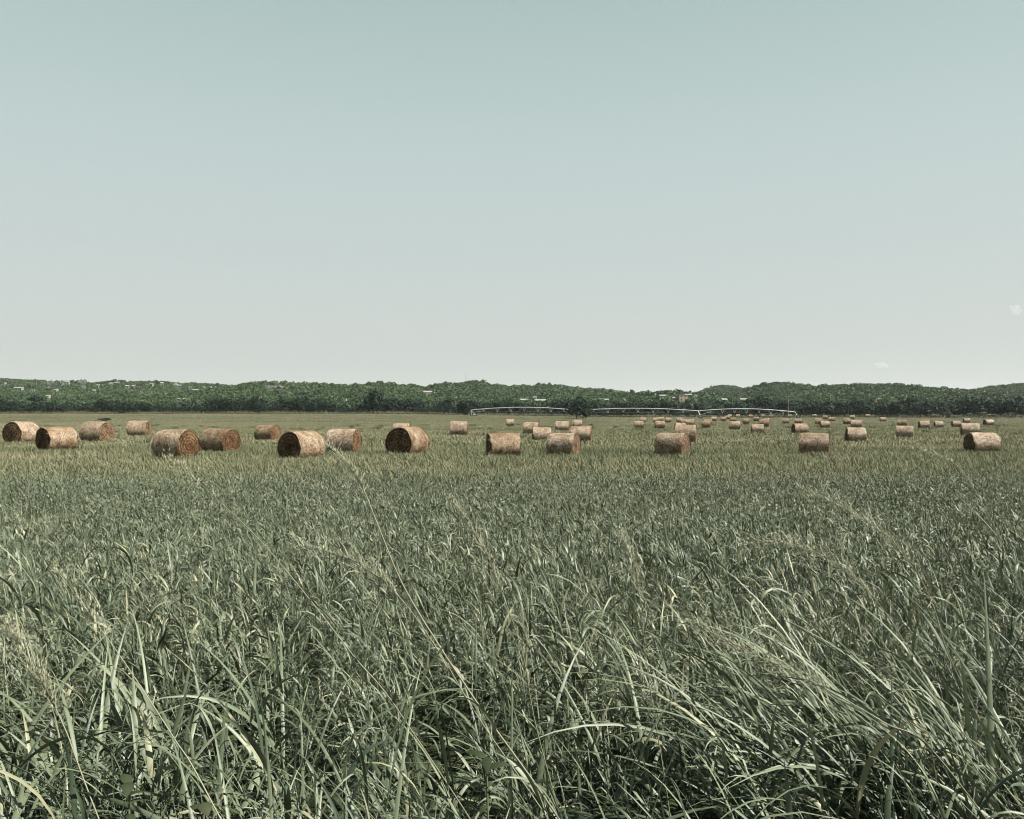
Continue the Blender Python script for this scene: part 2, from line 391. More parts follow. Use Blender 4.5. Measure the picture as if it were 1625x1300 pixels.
# big wind-combed tussock at right, broad upright leaves at left, smaller ones between
tussock(near, 1440, 2.9, .50, 170, .7, 1.3, 2.95, 3.2, (.08, .7), (.6, 1.8), .009, .024)
tussock(near, 1600, 2.6, .40, 100, .65, 1.15, 2.9, 4, (.1, .7), (.6, 1.8), .009, .024)
tussock(near, 1330, 2.2, .40, 80, .5, .9, 3.0, 1.5, (.2, 1.0), (.6, 1.8), .009, .02)
tussock(near, 250, 3.1, .6, 85, .6, 1.05, 2.6, .5, (.05, .75), (.5, 2.1), .014, .028)
tussock(near, 90, 3.1, .55, 50, .6, 1.0, 2.6, .5, (.05, .75), (.5, 2.1), .014, .026)
tussock(near, 620, 2.4, .4, 70, .5, .95, 2.9, 1.5, (.1, .9), (.6, 2.0), .009, .022)
tussock(near, 960, 2.8, .4, 50, .5, .95, 2.9, 1, (.1, .8), (.5, 2.0), .009, .02)
tussock(near, 330, 2.1, .35, 60, .45, .8, 3.0, 1, (.2, 1.1), (.6, 2.0), .009, .022)
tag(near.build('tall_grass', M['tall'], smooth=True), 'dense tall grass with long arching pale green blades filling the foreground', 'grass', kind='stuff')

field = MB()
def field_blades(y0, y1, half, dens, wid, nseg, hm=1.0):
    x, y = scatter(y0, y1, half, dens); n = len(x)
    h = canopy(x, y) * rng.uniform(.55, 1.3, n) * hm
    P = np.stack([x, y, ground_z(x, y) - .01], -1)
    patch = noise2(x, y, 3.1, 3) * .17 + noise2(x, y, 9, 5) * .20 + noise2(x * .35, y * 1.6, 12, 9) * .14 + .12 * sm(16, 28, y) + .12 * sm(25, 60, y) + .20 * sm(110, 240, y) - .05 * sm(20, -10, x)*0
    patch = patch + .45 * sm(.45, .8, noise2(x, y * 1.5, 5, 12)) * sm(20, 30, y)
    tt = np.clip(.40 + patch + rng.normal(0, .24, n), 0, 1)
    az = wind_az(n, .3)
    V, Q, T = blades(P, az, rng.uniform(.05, .9, n), rng.uniform(.2, 1.9, n), h * 1.15, wid * rng.uniform(.6, 1.3, n), nseg, tt, 0, rng.normal(0, .6, n))
    field.add(V, Q, T)
field_blades(20, 24, R(38), 200, .020, 3)
field_blades(24, 45, R(37), 300, .022, 2)
field_blades(45, 100, R(36.5), 75, .042, 2, 1.0)
field_blades(100, 190, R(36), 14, .10, 1, 1.1)
field_blades(190, 312, R(36), 4.5, .22, 1, 1.2)
# scattered darker weed tufts in the mown field
ty_ = np.sqrt(rng.uniform(26 ** 2, 150 ** 2, 150)); tx_ = rng.uniform(-1, 1, 150) * ty_ * math.tan(R(36))
for X, Y in zip(tx_, ty_):
    m = 60; r = rng.uniform(.2, .7) * np.sqrt(rng.random(m)); a = rng.uniform(0, 6.283, m); k = 1 + Y / 120
    V, Q, T = blades(np.stack([X + r * np.cos(a) * 1.6, Y + r * np.sin(a), np.full(m, float(ground_z(X, Y)))], -1), a, rng.uniform(.1, .8, m), rng.uniform(.2, 1.5, m), rng.uniform(.3, .55, m), .028 * k, 2, np.clip(rng.normal(.14, .12, m), 0, 1), 0)
    field.add(V, Q, T)
tag(field.build('field_grass', M['field'], smooth=True), 'shorter green and straw coloured grass of the field around the hay bales', 'grass', kind='stuff')

# low leafy undergrowth between the stems
und = MB()
x, y = scatter(1.3, 5, R(46), 130); n = len(x)
zz = rng.uniform(.05, .55, n) * np.interp(y, [1, 5], [1, .6])
V, Q, T = blades(np.stack([x, y, zz], -1), rng.uniform(0, 6.283, n), rng.uniform(.6, 1.5, n), rng.uniform(.1, .9, n), rng.uniform(.05, .12, n), rng.uniform(.02, .055, n), 4, rng.random(n), .2, 0)
und.add(V, Q, T)
tag(und.build('undergrowth', M['weed'], smooth=True), 'small oval leaves of low weeds in the shade under the tall grass', 'weeds', kind='stuff')

# pale grass bank at the far edge of the field, with a darker strip of shorter blades in front of it
mar = MB(); n = 20000
x = rng.uniform(-260, 150, n); y = 303 + 3 * noise2(x, x * 0, 40) + rng.normal(0, 1.2, n)
gap = noise2(x, x * 0 + 3, 9, 2)
V, Q, T = blades(np.stack([x, y, ground_z(x, y)], -1), wind_az(n, .5), rng.uniform(.1, 1.0, n), rng.uniform(.2, 1.6, n), np.clip(1.15 + .5 * gap, .3, 2.4) * rng.uniform(.4, 1.3, n), .17, 2, np.clip(.66 + .2 * gap + rng.normal(0, .15, n), 0, 1), 0)
mar.add(V, Q, T); n = 9000
x = rng.uniform(-260, 150, n); y = 298 + 3 * noise2(x, x * 0, 40) + rng.normal(0, .5, n)
gap = np.clip(.75 + .6 * noise2(x, x * 0 + 9, 14, 4), .15, 1.3)
V, Q, T = blades(np.stack([x, y, ground_z(x, y)], -1), wind_az(n, .3), rng.uniform(.1, .7, n), rng.uniform(.2, 1.0, n), gap * rng.uniform(.5, 1.0, n), .3, 2, rng.uniform(0, .18, n), 0)
mar.add(V, Q, T)
tag(mar.build('margin_grass', M['margin']), 'pale rank grass and shorter dark grass along the far margin of the field', 'grass', kind='stuff')

# ------------------------------------------------------------------ seed stalks (the individual tall ones)
def spline(pts, m=10):
    P = [Vector(p) for p in pts]; P = [P[0] * 2 - P[1]] + P + [P[-1] * 2 - P[-2]]
    out = []
    for i in range(1, len(P) - 2):
        for j in range(m):
            t = j / m
            out.append(.5 * ((2 * P[i]) + (P[i+1] - P[i-1]) * t + (2*P[i-1] - 5*P[i] + 4*P[i+1] - P[i+2]) * t*t + (3*P[i] - P[i-1] - 3*P[i+1] + P[i+2]) * t**3))
    out.append(P[-2]); return out

def seed_stalk(label, pix, Y, head=.35, fluffy=1.0, tint=.6, thick=1.0, dY=.35):
    n = len(pix)
    pts = [at(px, py, Y - dY * i / (n - 1) * .4) for i, (px, py) in enumerate(pix)]   # tip -> base
    low = pts[-1]
    dv = low - pts[-2]; dv.z = min(dv.z, -.02); base = low + dv * (low.z / -dv.z)
    off = Vector((base.x - low.x, base.y - low.y, 0)); off *= min(1, .45 / (off.length + 1e-6)); base = Vector((low.x + off.x, low.y + off.y, 0.0)); pts.append(Vector((low.x + off.x * .7, low.y + off.y * .7, low.z * .5))); pts.append(base)
    c = spline(pts[::-1])                                     # base -> tip
    c = [p - base for p in c]
    root = link('seed_stalk', None, None, base)
    tag(root, label, 'grass stalk', 'tall seed stalks rising above the grass')
    sb = MB(); k = len(c); tt = np.linspace(0, 1, k)
    sb.tube([tuple(p) for p in c], (.0016 * (1 - tt) + .0008) * thick, 5, tint)
    sb.build('stem', M['stem'], root, True)
    hb = MB(); i0 = int(k * (1 - head))
    C = np.array([tuple(p) for p in c[i0:]]); m = len(C)
    reps = int(9 * fluffy)
    for i in range(m):
        f = i / (m - 1)
        nb = max(2, int(reps * (1 - .5 * f)))
        d = C[min(i + 1, m - 1)] - C[max(i - 1, 0)]
        az0 = math.atan2(d[1], d[0]); th0 = math.acos(max(-1, min(1, d[2] / (np.linalg.norm(d) + 1e-9))))
        Lb = (.030 + .075 * fluffy * math.sin(math.pi * min(1, .15 + f * .85))) * rng.uniform(.4, 1, nb)
        P0 = np.repeat(C[i][None], nb, 0) + rng.normal(0, .003, (nb, 3))
        az = az0 + rng.normal(0, .8, nb); ln = th0 + rng.normal(0, .42, nb)
        V, Q, T = blades(P0, az, ln, rng.uniform(.0, .5, nb), Lb, .0022, 2, rng.uniform(.3, .9, nb), 0)
        hb.add(V, Q, T)
        ns = nb * 4
        u = rng.random(ns); idx = rng.integers(0, nb, ns)
        tip = V.reshape(nb, -1, 3)
        S0 = tip[idx, 0] * (1 - u[:, None]) + tip[idx, -1] * u[:, None]
        V, Q, T = blades(S0, az[idx] + rng.normal(0, .7, ns), ln[idx] + rng.normal(0, .5, ns), 0, rng.uniform(.007, .013, ns), rng.uniform(.0035, .0055, ns), 2, rng.uniform(.35, 1, ns), 0)
        hb.add(V, Q, T)
    hb.build('seed_head', M['seed'], root)
    for f in (.2, .36):
        lb = MB(); q = c[int(k * f)]
        V, Q, T = blades([tuple(q)], [rng.vonmises(math.pi, 2)], [rng.uniform(.4, .8)], [rng.uniform(.5, 1.2)], [rng.uniform(.3, .5)], [.010], 8, [.6], .25, [.6])
        lb.add(V, Q, T); lb.build('leaf', M['tall'], root, True)

seed_stalk('thick seed stalk bending left, its tip touching the largest bale left of centre', [(519,707),(540,726),(562,752),(578,780),(602,840),(640,930),(700,1030),(760,1120)], 2.6, .34, .7, .7, 1.5)
seed_stalk('thin pale stalk arching left below the far right hay bales', [(1438,706),(1470,716),(1500,728),(1522,742),(1548,780),(1585,850),(1625,950)], 3.0, .34, .3, 1.0, .9)
seed_stalk('long thin stalk leaning left from centre foreground, tip just below the leftmost orange bale end', [(270,726),(292,745),(330,780),(400,845),(470,925),(560,1040),(640,1140)], 2.3, .28, .3, .45)
seed_stalk('feathery pale seed stalk above the wind combed tussock at right', [(1270,775),(1325,800),(1385,835),(1440,885),(1480,960),(1510,1050)], 2.8, .48, 1.1, .7)
seed_stalk('feathery stalk drooping almost level over the left side of the right tussock', [(1168,868),(1230,861),(1300,880),(1370,930),(1430,1010),(1480,1100)], 2.7, .46, 1.1, .7)
seed_stalk('wispy seed stalk spreading level to the left, in the left half of the foreground', [(470,868),(520,876),(580,900),(640,955),(700,1040),(760,1140)], 2.5, .40, 1.1, .6)
seed_stalk('short upright wispy stalk in the middle of the grass left of centre', [(712,790),(742,832),(772,880),(800,950),(830,1040),(850,1150)], 2.7, .42, .8, .55)
seed_stalk('single upright stalk in the centre of the foreground', [(985,848),(1000,880),(1012,920),(1020,990),(1030,1080)], 2.9, .40, .8, .6)
seed_stalk('low feathery stalk at the left border of the picture', [(2,985),(28,1015),(60,1070),(100,1150),(130,1230)], 2.0, .45, 1.0, .55)
seed_stalk('low stalk lying across the dark hollow below the right tussock', [(1095,985),(1170,1025),(1275,1075),(1400,1145),(1500,1215)], 2.0, .38, .9, .65)
seed_stalk('long bare stalk with small head at the lower left, crossing the shaded grass', [(90,905),(150,985),(210,1070),(275,1170),(330,1262)], 1.95, .22, .5, .75)

# ------------------------------------------------------------------ broad-leaved weeds
def weed(label, px, py, Y, leaves):
    top = at(px, py, Y); root = link('broad_leaf_weed', None, None, (top.x, Y, 0)); tag(root, label, 'weed', 'broad leaved weeds in the foreground grass')
    sb = MB(); sb.tube([(0, 0, 0), (.01, 0, top.z * .5), (0, -.01, top.z)], [.005, .004, .003], 5, .3); sb.build('stem', M['stem'], root, True)
    rs = random.Random(int(px))
    extra = [(rs.uniform(0, 6.28), rs.uniform(1.0, 1.6), rs.uniform(.06, .11), rs.uniform(.03, .05), -.03 - .05 * q) for q in range(7)]
    for (az, lean, L, W, dz) in leaves + extra:
        lb = MB()
        V, Q, T = blades([(0, -.01, top.z + dz)], [az], [lean], [.8], [L * .62], [W * .6], 10, [rs.uniform(.2, .8)], .22, [rs.uniform(-.5, .5)])
        lb.add(V, Q, T); lb.build('leaf', M['weed'], root, True)
weed('rounded broad leaf weed in the shade at the lower left corner', 206, 1240, 2.1, [(-1.2, 1.5, .09, .055, .0), (2.2, 1.2, .10, .05, .0), (.3, 1.3, .09, .05, -.05)])
weed('broad pointed leaf weed near the bottom edge left of centre', 772, 1200, 2.25, [(-1.5, 1.5, .11, .05, .0), (2.9, 1.1, .10, .05, .0), (.2, 1.2, .12, .05, -.03)])
weed('wrinkled broad leaf weed touching the bottom edge at left', 325, 1285, 1.95, [(-1.0, 1.5, .08, .06, .02), (2.6, 1.2, .08, .05, .0)])

# ------------------------------------------------------------------ hay bales
BD, BL = 1.25, 1.34
def make_bale(seed):
    rs = np.random.default_rng(seed)
    root = link('hay_bale', None)
    nu, nv = 60, 22
    u = np.arange(nu) / nu * 2 * math.pi; v = np.linspace(-.5, .5, nv)
    U, Vv = np.meshgrid(u, v, indexing='ij')
    r = BD / 2 * (1 - .035 * (np.abs(Vv) * 2) ** 6 + .020 * np.sin(2 * U + seed * 2 + 2 * Vv) + .016 * np.sin(3 * U + seed) + .012 * np.sin(5 * U + 9 * Vv + seed) + .008 * np.sin(Vv * 31 + seed))
    r = r + rs.normal(0, .006, r.shape)
    x = Vv * (BL + .05 * np.sin(2 * U + seed) + .03 * np.sin(7 * U + seed * 3) + rs.normal(0, .012, nu)[:, None])
    yy = r * np.cos(U) * 1.02; zz = r * np.sin(U)
    zz = np.where(zz < 0, zz * (1 - .15 * (zz / (BD/2)) ** 2), zz) + BD / 2 * .89
    V = np.stack([x, yy, zz], -1).reshape(-1, 3)
    # lips turning in at both ends
    i = np.arange(nu)[:, None] * nv; j = np.arange(nv - 1)[None]
    ii = (np.arange(nu)[:, None] + 1) % nu * nv
    Q = np.stack([i + j, ii + j, ii + j + 1, i + j + 1], -1).reshape(-1, 4)
    mb = MB(); mb.add(V, Q, .5)
    # loose straws lying on the wrap
    n = 640
    a = rs.uniform(0, 6.283, n); xs = rs.uniform(-.5, .5, n) * BL
    nr = np.stack([np.zeros(n), np.cos(a), np.sin(a)], -1); tg = np.stack([np.zeros(n), -np.sin(a), np.cos(a)], -1)
    ax = np.array([1.0, 0, 0])
    ph = rs.uniform(0, 3.14, n); dd = np.cos(ph)[:, None] * ax + np.sin(ph)[:, None] * tg + nr * rs.uniform(.0, .35, n)[:, None]
    pr = np.cross(dd, nr); pr /= np.linalg.norm(pr, axis=1)[:, None]
    c0 = np.stack([xs, np.cos(a) * BD/2*1.02, np.sin(a) * BD/2 + BD/2*.89], -1) - nr * .004
    L = rs.uniform(.06, .24, n)[:, None]; w = rs.uniform(.004, .009, n)[:, None]
    SV = np.stack([c0 - pr*w, c0 + pr*w, c0 + dd*L + pr*w*.6 + nr*.006, c0 + dd*L - pr*w*.6 + nr*.006], 1).reshape(-1, 3)
    mb.add(SV, np.arange(4*n).reshape(-1, 4), np.repeat(rs.uniform(.3, .95, n), 4))
    mb.build('wrapped_side', M['straw'], root, True)
    for s in (-1, 1):
        eb = MB(); rings = 15
        rr = np.linspace(.0, 1.0, rings); A = np.arange(nu) / nu * 2 * math.pi
        RR, AA = np.meshgrid(rr, A, indexing='ij')
        spiral = np.sin(RR * 34 + AA) * .012 + rs.normal(0, .013, RR.shape) + .03 * np.sin(3 * AA + seed) * RR * (1 - RR)
        xx = s * (BL / 2 - .015 + .045 * (1 - RR ** 2) + spiral * (1 - RR ** 8))
        rad = BD / 2 * .965 * RR
        y2 = rad * np.cos(AA) * 1.02; z2 = rad * np.sin(AA)
        z2 = np.where(z2 < 0, z2 * (1 - .15 * (z2 / (BD/2)) ** 2), z2) + BD/2*.89
        V = np.stack([xx, y2, z2], -1).reshape(-1, 3)
        q = np.arange(rings - 1)[:, None] * nu + np.arange(nu)[None]; q2 = np.arange(rings - 1)[:, None] * nu + (np.arange(nu)[None] + 1) % nu
        Q = np.stack([q, q2, q2 + nu, q + nu], -1).reshape(-1, 4)
        eb.add(V, Q if s > 0 else Q[:, ::-1], np.repeat(np.clip(.5 + np.sin(np.linspace(0, 1, rings) * 30 + seed) * .22, 0, 1), nu))
        n = 200
        a = rs.uniform(0, 6.283, n); q = np.sqrt(rs.random(n)) * .93
        c0 = np.stack([np.full(n, s * (BL/2 + .01)), q * np.cos(a) * BD/2, q * np.sin(a) * BD/2 * np.where(np.sin(a) < 0, .93, 1) + BD/2*.89], -1)
        ph = a + 1.57 + rs.normal(0, .7, n)
        dd = np.stack([s * rs.uniform(.05, .6, n), np.cos(ph), np.sin(ph)], -1); pr = np.cross(dd, [1.0, 0, 0]); pr /= np.linalg.norm(pr, axis=1)[:, None]
        L = rs.uniform(.05, .16, n)[:, None]; w = rs.uniform(.004, .009, n)[:, None]
        SV = np.stack([c0 - pr*w, c0 + pr*w, c0 + dd*L + pr*w*.6, c0 + dd*L - pr*w*.6], 1).reshape(-1, 3)
        eb.add(SV, np.arange(4*n).reshape(-1, 4), np.repeat(rs.uniform(.2, 1, n), 4))
        eb.build('end_face', M['straw_end'], root, True)
    return root

PROTO = [make_bale(s) for s in (3, 8, 15, 21, 34, 55)]
used = set()
G_FRONT = 'round hay bales lying in the field'
G_FAR = 'tiny hay bales of the farthest row'
FARL = 'tiny pale hay bale, a mere speck in the farthest row before the trees'
# x0, x1, top, bottom (photo pixels), yaw: positive shows its left end, label
BALES = [
 (4,64,672,701,48,'leftmost hay bale, shaded dark left end, half behind another bale'),
 (57,123,675,713,29,'hay bale with frayed wrap at its right end, second from the left border'),
 (126,182,670,702,-42,'hay bale at left with ragged orange right end, another bale top close behind it'),
 (131,171,668.5,692,-32,'hay bale mostly hidden behind the ragged orange ended bale at left'),
 (201,241,669,691,-22,'small lone hay bale between the left cluster and the largest orange ended bale'),
 (242,317,680,721,-42,'large near hay bale at left with big orange spiral end facing right'),
 (317,382,676,714,-42,'large hay bale just right of the near orange ended bale, dark shaded belly'),
 (399,450,671,693,-34,'smaller hay bale peeping out behind the left of the largest dark ended bale'),
 (440,517,679,724,46,'largest near hay bale left of centre with black shaded left end and stalk beside it'),
 (517,574,677,714,-23,'hay bale right behind the bent seed stalk, narrow orange right end'),
 (612,681,676,718,58,'near hay bale showing its wide black round end towards the camera'),
 (623,653,670,690,-10,'hay bale showing only its top above the bale with the wide black round end'),
 (715,742,669,688.5,-4,'small lone hay bale below the left end of the irrigation pipe'),
 (771,826,681,718,12,'near hay bale in the centre seen side on, thin dark left end'),
 (803,816,664.6,673,3,'tiny lone hay bale far off under the first irrigation span'),
 (832,854,671,684,-6,'small bale partly hidden by a nearer one, left part of the central cluster'),
 (845,874,673.5,693.5,5,'middle sized bale in the central cluster overlapping a farther one on its left'),
 (867,922,682,715,-20,'nearest bale of the central cluster with frayed orange right end'),
 (882,903,668,681.5,-5,'small upright looking bale at the back of the central cluster, above the nearest one'),
 (907,938,674,697.5,-5,'bale half hidden behind the right end of the nearest central bale'),
 (909,924,663.5,673,4,'tiny bale far off directly below the lone dark tree'),
 (1007,1021,667,676.5,0,'tiny bale left of the right hand cluster, with a farther speck touching its right top'),
 (1016,1025,663.5,669,0,'speck of a bale half hidden at the right top of a tiny bale'),
 (1039,1055,666.5,678,4,'small bale just left of the right hand cluster, under the second irrigation span'),
 (1070,1089,668,681,12,'small bale with dark left end at the back of the right hand cluster'),
 (1088,1102,663.7,673,-3,'small orange bale right at the foot of the middle irrigation tower'),
 (1073,1104,675,693,-5,'middle bale of the right hand cluster, right half showing behind the nearest'),
 (1041,1093,680.5,717,-22,'nearest bale of the right hand cluster with bright frayed orange right end'),
 (1114,1127,667,676.5,-7,'tiny lone bale right of the middle irrigation tower'),
 (1157.5,1174,667.5,679.5,0,'small side on bale under the third irrigation span with specks behind its top'),
 (1207,1220,667,676,-5,'tiny reddish bale half hidden behind a bigger bale under the third span'),
 (1192,1212,669,684.5,4,'small bale under the third span partly covering a reddish one'),
 (1242,1252,664.3,670.5,0,'tiny bale with small shadow below the right end of the irrigation pipe'),
 (1256,1282,668,686,20,'bale with dark left end behind the left top of a near side on bale'),
 (1271,1314,681,714,-4,'near side on bale right of centre with dark lower half, tall dark tree far beyond'),
 (1301,1316.5,666.5,676.5,10,'tiny bale with dark left end amid a row of specks right of the pipe end'),
 (1351,1367,665,672,0,'tiny bale touching the top of the dark bellied bale at right'),
 (1338,1350,664,669.5,3,'tiny pale bale just left above the dark bellied bale at right'),
 (1373,1380,663.7,667.5,8,'lone speck of a bale right above the dark bellied bale at right'),
 (1396,1406,665,670.5,10,'lone tiny white bale midway between the two dark bellied bales at right'),
 (1341,1374.5,672.5,698,12,'dark bellied bale at right with thin shaded left end'),
 (1424,1438.5,665,672,0,'tiny bale standing right behind the top of the second dark bellied bale'),
 (1423,1448.5,672,691,0,'second dark bellied bale at right, side on, another close behind its top'),
 (1461,1475,664.5,669.5,2,'speck of a bale behind the top of a tiny dark ended bale at right'),
 (1457,1475,667,676.5,15,'tiny dark ended bale at right with another behind its top'),
 (1482,1497,666,676,14,'tiny lone dark ended bale between two others far right'),
 (1509.5,1525,666,675,14,'tiny dark ended bale left above the last big bale at right'),
 (1528,1540,664.5,671,14,'tiny far bale just above the half hidden bale at the far right'),
 (1526,1553,671,684,6,'bale half hidden behind the top of the rightmost big bale'),
 (1560,1577,664.5,673,28,'rightmost small bale, dark left end, alone near the white flowering shrubs'),
 (1531,1585,679.5,711,28,'rightmost big hay bale with rounded shaded left end'),
] + [(a, b, t, q, al, None) for a, b, t, q, al in [
 (1036,1045,663.3,666.5,0),(1045,1053,663.3,666.5,0),(1056,1065,663.5,667,0),(1080,1090,664,668,0),(1074,1083,663.8,667,3),
 (1117,1129,663.7,667,0),(1129,1137,663.7,667.3,0),(1144,1152,664.5,668.5,2),(1151,1158,665,668.7,0),(1155,1161,663,667,0),
 (1159.5,1168,664,667.8,0),(1168,1174,663.8,667.2,4),(1179,1189,664.3,668.6,0),(1188,1194,664,668.6,5),(1196,1204,664,667.6,0),
 (1208,1213.5,663.2,666.3,0),(1213,1222,664,668,-4),(1221,1227,664.3,667,0),(1251,1257,664.3,667.2,0),(1262,1272,663.5,667.6,2),
 (1290,1295,664.8,667.4,0),(1294,1305,664,667.6,0),(1306,1313,663.2,666.2,0),(1316,1324,665,669.6,4),(1349,1356,664,668,0)]]

for idx, (x0, x1, top, bot, al, lab) in enumerate(BALES):
    px = (x0 + x1) / 2
    a = abs(R(al))
    wm = BL * math.cos(a) + BD * math.sin(a)
    ray = math.atan((px - CX) / F)
    hidden = lab and ('hidden' in lab or 'half behind' in lab or 'peeping' in lab or 'showing' in lab or 'above the nearest' in lab) and idx not in (0, 10)
    sc = 1.0
    wpx = (x1 - x0) * math.cos(ray) ** .7
    if not lab: Yd = BL * F / (x1 - x0)
    elif top < 665.5: Yd = wm * F / wpx
    elif hidden: Yd = .5 * wm * F / wpx + .5 * .54 * F / (top - HZ)
    else:
        Yd = 2.09 * F / (top + bot - 2 * HZ)
        sc = min(1.14, max(.86, wpx * Yd / F / wm))
    Yd = min(Yd, 292)
    X = (px - CX) / F * Yd
    z = float(ground_z(X, Yd))
    k = idx * 5 % 6
    pr = PROTO[k]
    if k not in used:
        used.add(k); o = pr
    else:
        o = pr.copy(); COL.objects.link(o)
        for ch in pr.children:
            c = ch.copy(); COL.objects.link(c); c.parent = o
    o.location = (X, Yd, z - .02); o.rotation_euler = (0, 0, R(al) - ray)
    o.scale = (sc * random.uniform(.96, 1.04), sc * random.uniform(.98, 1.04), sc * random.uniform(.94, 1.02))
    tag(o, lab or FARL, 'hay bale', G_FRONT if lab else G_FAR)

# ------------------------------------------------------------------ foliage
def crown(mb, c, rad, n, size, lobes=5, rs=rng, tint=.5, tvar=.18, squash=.8):
    """leaf clumps spread through a lumpy crown"""
    c = np.asarray(c, float); rad = np.asarray(rad, float)
    lc = c + rs.normal(0, .42, (lobes, 3)) * rad * np.array([1, 1, .75]); lr = rs.uniform(.42, .72, lobes)
    k = rs.integers(0, lobes, n)
    d = rs.normal(0, 1, (n, 3)); d[:, 2] = np.abs(d[:, 2]) * .9 - .25; d /= np.linalg.norm(d, axis=1)[:, None]
    q = rs.uniform(.6, 1.08, n)[:, None]
    P = lc[k] + d * q * lr[k][:, None] * rad
    nrm = d + rs.normal(0, .55, (n, 3)); nrm /= np.linalg.norm(nrm, axis=1)[:, None]
    t1 = np.cross(nrm, rs.normal(0, 1, (n, 3))); t1 /= np.linalg.norm(t1, axis=1)[:, None] + 1e-9
    t2 = np.cross(nrm, t1)
    s = (size * rs.uniform(.5, 1.25, n))[:, None]
    V = np.stack([P - t1*s*.6 - t2*s*.35, P + t1*s*.25 - t2*s*.55, P + t1*s*.65 + t2*s*.3, P - t1*s*.2 + t2*s*.6], 1).reshape(-1, 3)
    lt = rs.normal(0, tvar * .7, lobes)
    T = np.clip(tint + lt[k] + rs.normal(0, tvar, n), 0, 1)
    mb.add(V, np.arange(4 * n).reshape(-1, 4), np.repeat(T, 4))

def tree_parts(seed, h, w, n=520, leaf=.55):
    rs = np.random.default_rng(seed)
    cb = MB(); crown(cb, (0, 0, h * .60), (w / 2, w / 2, h * .40), n, leaf, 7, rs, .45, .2)
    crown(cb, (0, 0, h * .32), (w / 2 * .95, w / 2 * .95, h * .25), n // 3, leaf, 5, rs, .3, .15)
    tb = MB(); top = h * .62
    tb.tube([(0, 0, -.3), (.05, 0, h * .25), (.0, .1, top)], [h * .03, h * .022, h * .008], 7, .5)
    for i in range(5):
        a = rs.uniform(0, 6.28); z0 = h * rs.uniform(.2, .42); L = w * rs.uniform(.25, .42)
        tb.tube([(0, 0, z0), (math.cos(a) * L * .5, math.sin(a) * L * .5, z0 + h * .12), (math.cos(a) * L, math.sin(a) * L, z0 + h * .25)], [h * .013, h * .009, h * .004], 5, .5)
    return cb.mesh('crown', M['belt']), tb.mesh('trunk', M['bark'], True)

VAR = [tree_parts(100 + i, 7.0, 7.5) for i in range(7)]
def tree(kind, label, px, Y, h, w=None, group=None, var=None, cat='tree', z=None):
    X = (px - CX) / F * Y
    cm, tm = VAR[random.randrange(7)] if var is None else var
    root = link(kind, None, None, (X, Y, (terr(X, Y) if z is None else z) - .05), random.uniform(0, 6.28))
    s = h / 7.0; root.scale = ((w or h * 1.05) / 7.5, (w or h * 1.05) / 7.5, s)
    tag(root, label, cat, group)
    link('trunk', tm, root); link('crown', cm, root)
    return root

# houses are placed first: the forest keeps clear of the view towards them
HOUSES = []
def house_spot(px, py, lift=2.2, ymin=352):
    for Y in np.arange(ymin, 1250, 2.0):
        p = at(px, py, Y)
        if terr(p.x, Y) + lift >= p.z: return p.x, float(Y), terr(p.x, Y)
    return None

def house(label, px, py, w, d, h, wall='wall', roof='roof_pale', flat=False, storeys=1, group=None, rz=None, kind='house', dorigin=2.2):
    sp = house_spot(px, py, h * .6)
    if sp is None: print('no spot', px, py); return
    X, Y, z = sp
    if group: w *= min(1, Y / 880); h *= min(1, Y / 880)
    HOUSES.append((X, Y, w))
    root = link(kind, None, None, (X, Y, z - .3), rz if rz is not None else random.uniform(-.4, .4)); tag(root, label, 'house', group)
    b = MB(); b.box((0, 0, h / 2), (w, d, h)); b.build('wall', M[wall], root)
    r = MB()
    if flat: r.box((0, 0, h + .13), (w + .5, d + .5, .22))
    else:
        e = .35; hh = d * .28
        v = [(-w/2-e, -d/2-e, h+.01), (w/2+e, -d/2-e, h+.01), (w/2+e, d/2+e, h+.01), (-w/2-e, d/2+e, h+.01), (-w/2-e, 0, h+hh), (w/2+e, 0, h+hh)]
        r.add(v, [[0,1,5,4],[2,3,4,5],[3,2,1,0]], .5); r.add([v[0], v[3], v[4]], [[0,2,1]], .5); r.add([v[1], v[2], v[5]], [[0,1,2]], .5)
    r.build('roof', M[roof], root)
    for s in range(storeys):
        zc = (s + .55) * h / storeys
        nw = max(2, int(w / 3))
        for i in range(nw):
            xx = -w/2 + w * (i + .5) / nw
            if s == 0 and i == nw // 2:
                q = MB(); q.box((xx, -d/2 - .02, 1.02), (.95, .06, 2.0)); q.build('door', M['pane'], root); continue
            q = MB(); q.box((xx, -d/2 - .02, zc), (1.1, .06, 1.1)); q.build('window', M['pane'], root)

GH = 'small pale houses scattered over the left hillside'
LH = 'small pale house, a mere speck among the trees of the long left hillside'
for (px, py) in [(6,608),(27,617),(33,617.5),(52,620),(77,629),(107,607.5),(132,614),(156,613),(176,610.5),(187,607),(184,609),(150,621),(89,621),
                 (202,614),(212,614.5),(223,622),(241,611),(257,609),(279,611.5),(284,613),(301,614.5),(312,620.5),(308,620),(324,614.5),(333,614.5),(265,626.5),(283,634),(294,634)]:
    house(LH, px, py, random.uniform(3.0, 4.8), random.uniform(3, 4), random.uniform(2.5, 3.2), random.choice(['wall', 'wall', 'wall_grey']), 'roof_pale', random.random() < .4, 1, GH)
GM = 'small pale houses low on the middle hills'
LM = 'small pale house, barely a dot, half buried in trees of the middle hills'
for (px, py) in [(413,632),(528,631),(532,632),(551,636),(563,626),(576,623),(672,617.5),(687,623.5),(724,632),(728,634),(778,635),(954,634),(963,635)]:
    house(LM, px, py, random.uniform(3, 4.6), 3.6, 2.6, 'wall', 'roof_pale', random.random() < .4, 1, GM)
house('white house just below the saddle between the two middle hilltops', 678.5, 624.5, 7, 5, 3.2)
